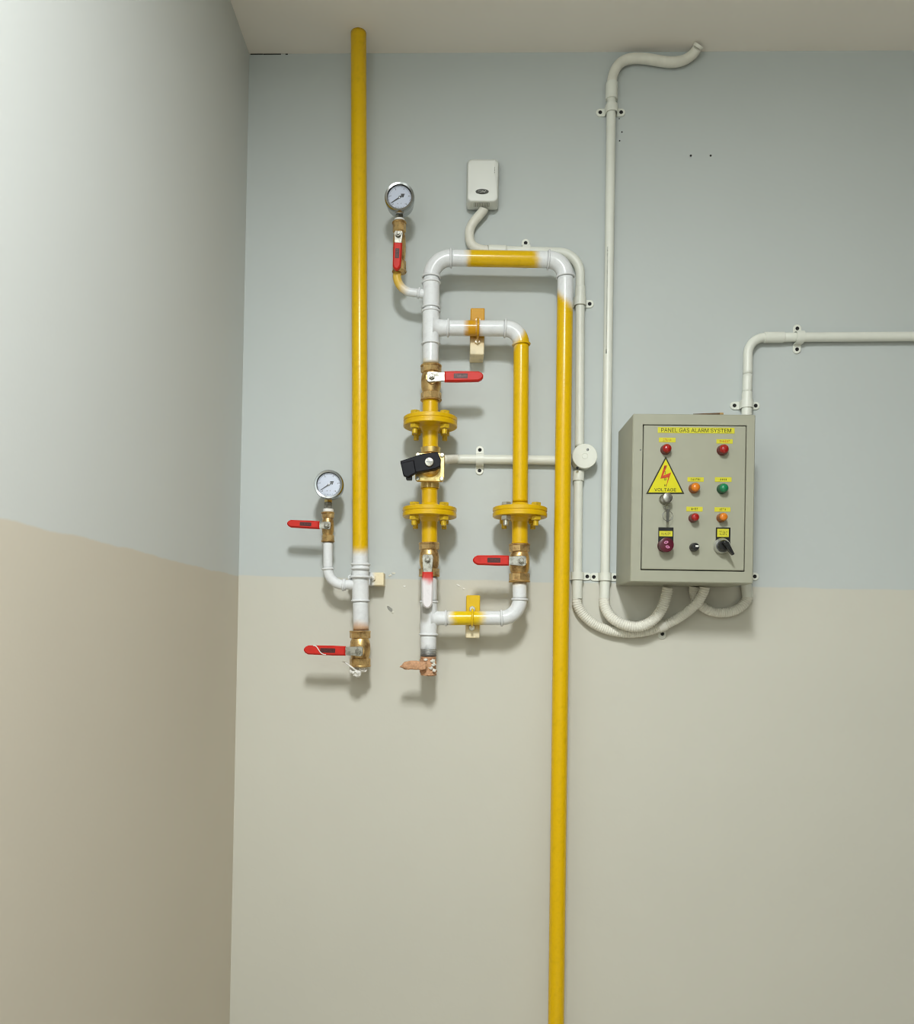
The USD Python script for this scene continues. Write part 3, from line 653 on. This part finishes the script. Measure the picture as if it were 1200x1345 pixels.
# saddles: one with its parts, then copies
def saddle(label, group):
    t = thing('conduit_saddle', label, 'clip', (0, 0, 0), group)
    w = .0085; ro, ri = RC + .0034, RC + .0016
    th = np.linspace(0, np.pi, 17)
    outer = [(ro * math.cos(a), DC + ro * math.sin(a)) for a in th]; inner = [(ri * math.cos(a), DC + ri * math.sin(a)) for a in th][::-1]
    prof = Polygon([(ro, .0005)] + outer + [(-ro, .0005), (-ri, .0005)] + inner + [(ri, .0005)])
    m = extr(prof, 2 * w); m = framed(m, (0, 0, -w), X, -Y, -Z) if False else framed(m, (0, 0, w), X, -Y, -Z)
    obj('strap', m, 'pvc', t, 40, local=True)
    for s in (-1, 1):
        tab = sbox(0, -w, .012, w).union(Point(.012, 0).buffer(w, 10)).convex_hull
        tb = framed(plate(tab, .0026, .0006), (s * (RC + .0012), -.0004, 0), s * X, s * Z, -Y)
        e = obj('tab', tb, 'pvc', t, 30, local=True)
        c = np.array([s * (RC + .0012 + .0115), -.0030, 0])
        obj('screw', lathe([(.0040, 0), (.0040, .0004), (.0032, .0010), (.0012, .0005)], c, -Y, 18), 'hole_black', e, local=True)
    return t
SG = 'white screwed conduit saddles'
spots = [((803, 143.5), 90, 'white saddle near the top of the tall conduit by the ceiling'),
         ((690.5, 329.7), 0, 'white saddle peeking out above the yellow top of the looped pipe'),
         ((761.5, 396.5), 90, 'white saddle on the conduit beside the bend of the long yellow riser'),
         ((630, 603.2), 0, 'white saddle on the short level conduit right of the black lever'),
         ((758.2, 756.5), 90, 'white saddle below the junction box beside the long yellow riser'),
         ((794.5, 757.5), 90, 'white saddle on the tall conduit at the lower left of the control panel'),
         ((1049.3, 442.8), 0, 'white saddle on the level conduit that enters from the right'),
         ((980.5, 531), 90, 'white saddle just above the top right corner of the control panel'),
         ((979.3, 756.5), 90, 'white saddle half hidden behind the lower right edge of the control panel')]
sd = None
for (x, y), rot, lab in spots:
    o = at(x, y, 0) if rot == 90 else at(x, y, 0)
    pxc = at(x, y, DC); o = np.array([pxc[0], 0, pxc[2]])
    ry = 0 if rot == 90 else 90
    if sd is None:
        sd = saddle(lab, None); sd.prim.RemoveProperty('xformOp:translate'); xf = UsdGeom.Xform(sd.prim); xf.ClearXformOpOrder()
        xf.AddTranslateOp().Set(Gf.Vec3d(*map(float, o))); xf.AddRotateYOp().Set(float(ry))
    else: copy(sd, o, ry, lab, None)
# hose saddle under the panel: one eye below
hc = at(869, 822.5, .017)
t = thing('hose_saddle', 'white one-eyed saddle holding the ribbed hose under the control panel', 'clip', hc * (1, 0, 1))
dv = unit(at(880, 817, .02) - at(858, 827, .016))
obj('strap', tube([hc - dv * .008, hc + dv * .008], .0124, 26), 'pvc_hose', t)
tab = sbox(-.0085, -.012, .0085, 0).union(Point(0, -.012).buffer(.0085, 10)).convex_hull
e = obj('tab', wallframe(plate(tab, .0026, .0006), at(869, 827, .0004)), 'pvc', t, 30)
obj('screw', lathe([(.0040, 0), (.0040, .0004), (.0032, .0010)], at(869.6, 832.6, .0030), -Y, 18), 'hole_black', e)
# ------------------------------------------------------------------ gas detector
dd = .043
gc = at(634, 241, dd); gc0 = gc * (1, 0, 1)
t = thing('gas_detector', 'white rounded gas detector box on the wall above the looped pipe', 'gas detector', gc0)
def ring(x0, y0, x1, y1, d, rad):
    a, b = at(x0, y1, d), at(x1, y0, d); c = (a + b) / 2
    return [(c[0] + x, -d, c[2] + z) for x, z in np.array(rrect(b[0] - a[0], b[2] - a[2], rad).exterior.coords)]
cov = obj('cover', hull(ring(615, 211, 653.3, 262.5, dd, .009) + ring(613.2, 209.2, 654.6, 265.5, dd - .004, .010) + ring(612, 210.5, 655.3, 275, .012, .008) + ring(612.5, 213, 655, 275.5, .006, .006)), 'detector_plastic', t, 40)
obj('back_case', hull(ring(613.5, 215, 654, 274, .006, .006) + ring(613.5, 215, 654, 274, .0005, .006)), 'dark_plastic' if False else 'grille_grey', t, 30)
sa, sb_ = at(634, 265.5, dd - .004), at(634, 275, .012)
def slope(x, f, off):
    q = sa + (sb_ - sa) * f; n = unit(np.cross(sb_ - sa, X)); n = n if n[2] < 0 else -n
    return np.array([x, 0, 0]) + q * (0, 1, 1) + n * off
gx = at(632.5, 268, .034)[0]
def bar(x0, x1, f0, f1, o0, o1): return hull([slope(x, f, o) for x in (x0, x1) for f in (f0, f1) for o in (o0, o1)])
gr = obj('grille', bar(gx - .0165, gx + .0165, .04, .62, -.002, .0006), 'grille_grey', t, False)
for k in range(9):
    x = gx - .0145 + k * .0036
    obj('louvre', bar(x - .0007, x + .0007, .08, .58, .0, .0016), 'detector_plastic', gr, False)
bo = at(633, 251.8, dd)
ell = Polygon([(math.cos(a) * .0140, math.sin(a) * .0054) for a in np.linspace(0, 2 * np.pi, 40)[:-1]])
bd = obj('badge', wallframe(plate(ell, .0022, .0006), bo + Y * .0006), 'badge_grey', t, 30, label='dark oval badge')
obj('lettering', wallframe(marks(.017, .0036, 6, .0003, 5), bo - Y * .0016), 'white_print', bd, False)
for k, y in enumerate((220.5, 223.5, 226.5)):
    obj('indicator', wallframe(plate(rrect(.0018, .0034, .0008), .0008, .0002), at(649.3, y, dd) + Y * .0008), 'badge_grey', t, False)

# ------------------------------------------------------------------ control panel
dp = .150
pts = [at(830.5, 544.6, dp), at(990.4, 543.3, dp), at(990.4, 765.4, dp), at(828.3, 765.4, dp)]
xl, xr = (pts[0][0] + pts[3][0]) / 2, (pts[1][0] + pts[2][0]) / 2; zt_, zb_ = (pts[0][2] + pts[1][2]) / 2, (pts[2][2] + pts[3][2]) / 2
pan = thing('control_panel', 'grey steel gas alarm control panel with coloured lamps and a yellow warning sign', 'control panel', ((xl + xr) / 2, 0, (zt_ + zb_) / 2))
def mani(m):
    m = trimesh.Trimesh(np.array(m.vertices), np.array(m.faces)); return manifold3d.Manifold(manifold3d.Mesh(np.asarray(m.vertices, np.float32), np.asarray(m.faces, np.uint32)))
d0, d1 = at(844, 557.3, dp), at(977.7, 751, dp)
pocket = manifold3d.Manifold.cube((d1[0] - d0[0], .030, d0[2] - d1[2])).translate((d0[0], -dp - .01, d1[2]))
enc = obj('enclosure', mani(cbox((xl, -dp, zb_), (xr, -.0035, zt_), .0018)) - pocket, 'enclosure', pan, 30)
obj('seam', slab((d0[0] + .0002, -dp + .0175, d1[2] + .0002), (d1[0] - .0002, -dp + .0195, d0[2] - .0002)), 'seam_dark', pan, False)
gp_ = .0022
door = obj('door', cbox((d0[0] + gp_, -dp - .0004, d1[2] + gp_), (d1[0] - gp_ * .7, -dp + .0165, d0[2] - gp_ * .8), .0012), 'enclosure', pan, 30)
for z in (zt_ - .05, zb_ + .05):
    obj('wall_spacer', cyl(((xl + xr) / 2, -.0036, z), ((xl + xr) / 2, -.0003, z), .012, 20), 'steel', pan)
obj('corner_screw', disc(840.8, 591, .0016, .001, dp - .0006), 'screw_grey', enc)
df = dp + .0004
def label_(x0, y0, x1, y1, m='label_yellow', t_=.0006, d=df, rot=0):
    a, b = at(x0, y1, d), at(x1, y0, d); c = (a + b) / 2; c[1] = -d
    return c, wallframe(plate(rrect(b[0] - a[0], b[2] - a[2], .0006), t_, .0002), c, rot), b[0] - a[0], b[2] - a[2]
# title
c, m, w, h = label_(863.5, 562, 964.5, 568.6)
ti = obj('title_label', m, 'label_yellow', pan, False, label='yellow tape reading PANEL GAS ALARM SYSTEM')
tx = meshkit.text_mesh('PANEL GAS ALARM SYSTEM', h * .66, .0003, False); ex = tx.bounds; k = w * .91 / (ex[1, 0] - ex[0, 0]); tx.apply_scale((k, 1, 1)); ex = tx.bounds
tx.apply_translation((-(ex[0, 0] + ex[1, 0]) / 2, -(ex[0, 1] + ex[1, 1]) / 2, 0)); obj('lettering', wallframe(tx, c - Y * .0006), 'label_ink', ti, False)
# small labels
for n, (x0, y0, x1, y1, mk, nch) in enumerate(((865, 575, 887, 580.8, 'orange_ink', 5), (940.5, 577, 962, 582.6, 'orange_ink', 6), (902.5, 627, 924, 632.6, 'label_ink', 6), (938.5, 627, 960.5, 632.8, 'label_ink', 4), (901, 665.8, 922.5, 671.6, 'label_ink', 4), (938, 666.5, 959, 672, 'label_ink', 4))):
    c, m, w, h = label_(x0, y0, x1, y1)
    l = obj('tape_label', m, 'label_yellow', pan, False)
    obj('lettering', wallframe(marks(w * .11 * nch, h * .5, nch, .0003, 40 + n), c - Y * .0006), mk, l, False)
# lamps
def lamp(x, y, r, col, d=dp + .016, dome=.004, lab=None, bez=1.12):
    c = at(x, y, d); b = c.copy(); b[1] = -df; R = mm(r, d)
    L = d - df
    bz = obj('indicator_lamp', lathe([(R * bez, .0002), (R * bez, .003), (R * 1.05, .0042), (R * 1.02, L * .8), (R * .95, L * .86)], b, -Y, 32), 'bezel_' + col, pan, 40, label=lab)
    obj('lens', lathe([(R * .95, L * .80), (R * .94, L * .95), (R * .74, L + dome * .6), (R * .4, L + dome * .92), (.0005, L + dome)], b, -Y, 32), 'lens_' + col, bz, 60)
lamp(876.2, 588.6, 6.0, 'red', lab='red lamp'); lamp(951.2, 589.3, 6.2, 'red', lab='red lamp'); lamp(913.7, 639.8, 6.0, 'orange', lab='orange lamp'); lamp(951, 640.6, 6.0, 'green', lab='green lamp')
lamp(913.4, 679, 5.2, 'red', dp + .020, .002, 'red push button'); lamp(950.6, 678.6, 5.3, 'orange', dp + .020, .002, 'orange push button')
# warning sign
tri = [at(x, y, df) for x, y in ((874, 599.5), (898.3, 648.7), (848.2, 648.7))]; tc = sum(tri) / 3
tp_ = Polygon([((q - tc)[0], (q - tc)[2]) for q in tri])
sg = obj('warning_sign', wallframe(plate(tp_, .0010, .0002), tc), 'sign_ink', pan, False, label='yellow triangular high voltage sticker with red lightning bolt')
obj('yellow_field', wallframe(plate(tp_.buffer(-.0026, join_style=2), .0004, .0001), tc - Y * .0009), 'sign_yellow', sg, False)
B = [(872, 611.5), (875.6, 611.5), (870.5, 624.8), (880.8, 620.8), (874.3, 640), (877, 627.2), (866.8, 629)]
bp_ = Polygon([((at(x, y, df) - tc)[0], (at(x, y, df) - tc)[2]) for x, y in B]).buffer(0)
obj('lightning_bolt', wallframe(extr(bp_, .0003), tc - Y * .0013), 'bolt_red', sg, False)
def letters(s, x, y, hpx, par, mname, wpx=None, d=df + .0016):
    tx = meshkit.text_mesh(s, mm(hpx, d), .0003, False); ex = tx.bounds
    if wpx: tx.apply_scale((mm(wpx, d) / (ex[1, 0] - ex[0, 0]), 1, 1)); ex = tx.bounds
    tx.apply_translation((-(ex[0, 0] + ex[1, 0]) / 2, -(ex[0, 1] + ex[1, 1]) / 2, 0)); obj('lettering', wallframe(tx, at(x, y, d)), mname, par, False)
for ch, y in (('H', 614), ('I', 621), ('G', 629.3), ('H', 637.5)): letters(ch, 873.3, y, 3.2, sg, 'sign_ink')
letters('VOLTAGE', 873.3, 643.2, 4.0, sg, 'sign_ink', 28)
# lock and hanging keys
lk = at(873.6, 655.2, dp + .008); lb_ = lk.copy(); lb_[1] = -df
obj('lock', [lathe([(.0105, .0002), (.0105, .002), (.0088, .006), (.0085, .008)], lb_, -Y, 30)], 'chrome', pan)
ky = thing('key_set', 'small silver keys hanging on a wire ring from the panel lock', 'keys', lk)
kp = lk - Y * .0008
obj('key', [lathe([(.0010, 0), (.0078, .0012), (.0100, .0035), (.0094, .0060), (.0060, .0076), (.0005, .0080)], kp - Y * .010, -Y + X * .15, 26), cyl(kp, kp - Y * .012, .0022, 12)], 'steel', ky, 40, label='rounded silver key head in the lock')
obj('ring', torus(at(876.5, 677.5, dp + .014), -Y + X * .1, .0100, .0006, 34, 6), 'stainless', ky, True)
obj('ring', torus(at(876, 667.5, dp + .016), X * .5 - Y, .0060, .0006, 30, 6), 'stainless', ky, True)
k0, k1 = at(876.6, 669, dp + .014), at(877, 686, dp + .012)
obj('key', [cbox((k0[0] - .0024, -dp - .0165, k1[2]), (k0[0] + .0024, -dp - .0130, k0[2]), .0004)], 'key_dark', ky, 30, label='dark key hanging edge-on')
# horn button, small knob, selector
c, m, w, h = label_(864, 692.8, 884.3, 716)
pl = obj('button_plate', m, 'dark_plastic', pan, False)
c2, m, w, h = label_(865.5, 697.6, 883, 704.4, d=df + .0006)
y_ = obj('tape_label', m, 'label_yellow', pl, False); obj('lettering', wallframe(marks(w * .7, h * .4, 6, .0003, 71), c2 - Y * .0006), 'label_ink', pl, False)
b1 = at(875.2, 715.5, dp + .022); b0 = b1.copy(); b0[1] = -df; R = mm(9.6, dp + .022)
pb = obj('stop_button', lathe([(R * .9, .0008), (R * .9, .006), (R * .82, .008), (R * .96, .016), (R, .020), (R * .96, .0225), (R * .7, .0236), (.0005, .0238)], b0, -Y, 40), 'maroon', pan, 45, label='maroon push button')
for x, y, r in ((874.5, 712.3, .3), (876.5, 718.3, -.3)):
    obj('printed_arrow', wallframe(extr(Polygon([(-.0042, -.001), (0, -.0030), (.0042, -.0014), (.0042, .0012), (0, .0028), (-.0036, .0016)]).difference(rrect(.0040, .0016, .0005)), .0003), at(x, y, dp + .0242), r), 'pink_print', pb, False)
kb1 = at(913.5, 718, dp + .016); kb0 = kb1.copy(); kb0[1] = -df; R = mm(5.6, dp + .016)
kn = obj('small_knob', lathe([(R * 1.0, .0002), (R * 1.04, .004), (R * .95, .012), (R * .8, .0155), (.0005, .0162)], kb0, -Y, 32), 'dark_plastic', pan, 45, label='small black knob')
obj('pointer', wallframe(plate(rrect(.0062, .0034, .0006), .0010, .0002), kb1 + X * .0022 + Z * .001 - Y * .0004), 'white_print', kn, False)
c, m, w, h = label_(939.5, 693, 959, 716.5)
pl = obj('button_plate', m, 'dark_plastic', pan, False)
c2, m, w, h = label_(941.5, 694.8, 957, 705.2, d=df + .0006)
obj('tape_label', m, 'label_yellow', pl, False)
for k, dz in enumerate((.0022, -.0026)): obj('lettering', wallframe(marks(w * .7, h * .24, 5, .0003, 80 + k), c2 - Y * .0006 + Z * dz), 'label_ink', pl, False)
s1 = at(949.5, 716.5, dp + .014); s0 = s1.copy(); s0[1] = -df; R = mm(10.3, dp + .014)
se = obj('selector_switch', lathe([(R, .0008), (R, .004), (R * .97, .009), (R * .88, .0125), (R * .76, .012)], s0, -Y, 40), 'bezel_chrome', pan, 40, label='selector switch with chrome collar')
kc = at(951.5, 716, dp + .026); kc0 = kc.copy(); kc0[1] = -dp - .010; R2 = mm(7.4, dp + .026)
tipp = at(963.5, 728.5, dp + .030)
obj('switch_lever', [lathe([(R2, 0), (R2, .010), (R2 * .85, .0145), (.0005, .0150)], kc0, -Y, 32),
     hull([kc + np.array(q) for q in [(-.006, .004, .004), (.006, .004, .007), (-.006, -.007, .004), (.005, -.007, .006)]] + [tipp + np.array(q) for q in [(-.003, .006, -.001), (.001, .006, .002), (-.002, -.003, -.001), (.0005, -.003, .001)]])], 'dark_plastic', se, 35)
obj('pointer_line', wallframe(plate(rrect(.0022, .0075, .0005), .0006, .0001), kc - Y * .0052 + Z * .003 - X * .0005, .5), 'screw_grey', se, False)
# stick on top of the panel
q0, q1 = at(910, 542.6, dp - .005), at(948.5, 541.2, dp - .009)
q0[2] = zt_ + .0014; q1[2] = zt_ + .0031
t = thing('thin_stick', 'thin tapered brown stick lying on top of the control panel', 'stick', (q0 + q1) / 2)
n = 20; pth = line(q0, q1, .0025); n = len(pth)
obj('shaft', tube(pth, np.linspace(.0006, .0028, n), 12), 'stick_brown', t, True)
obj('tip', tube([q1 - unit(q1 - q0) * .006, q1 + unit(q1 - q0) * .0012], .00295, 12), 'stick_tip', t)
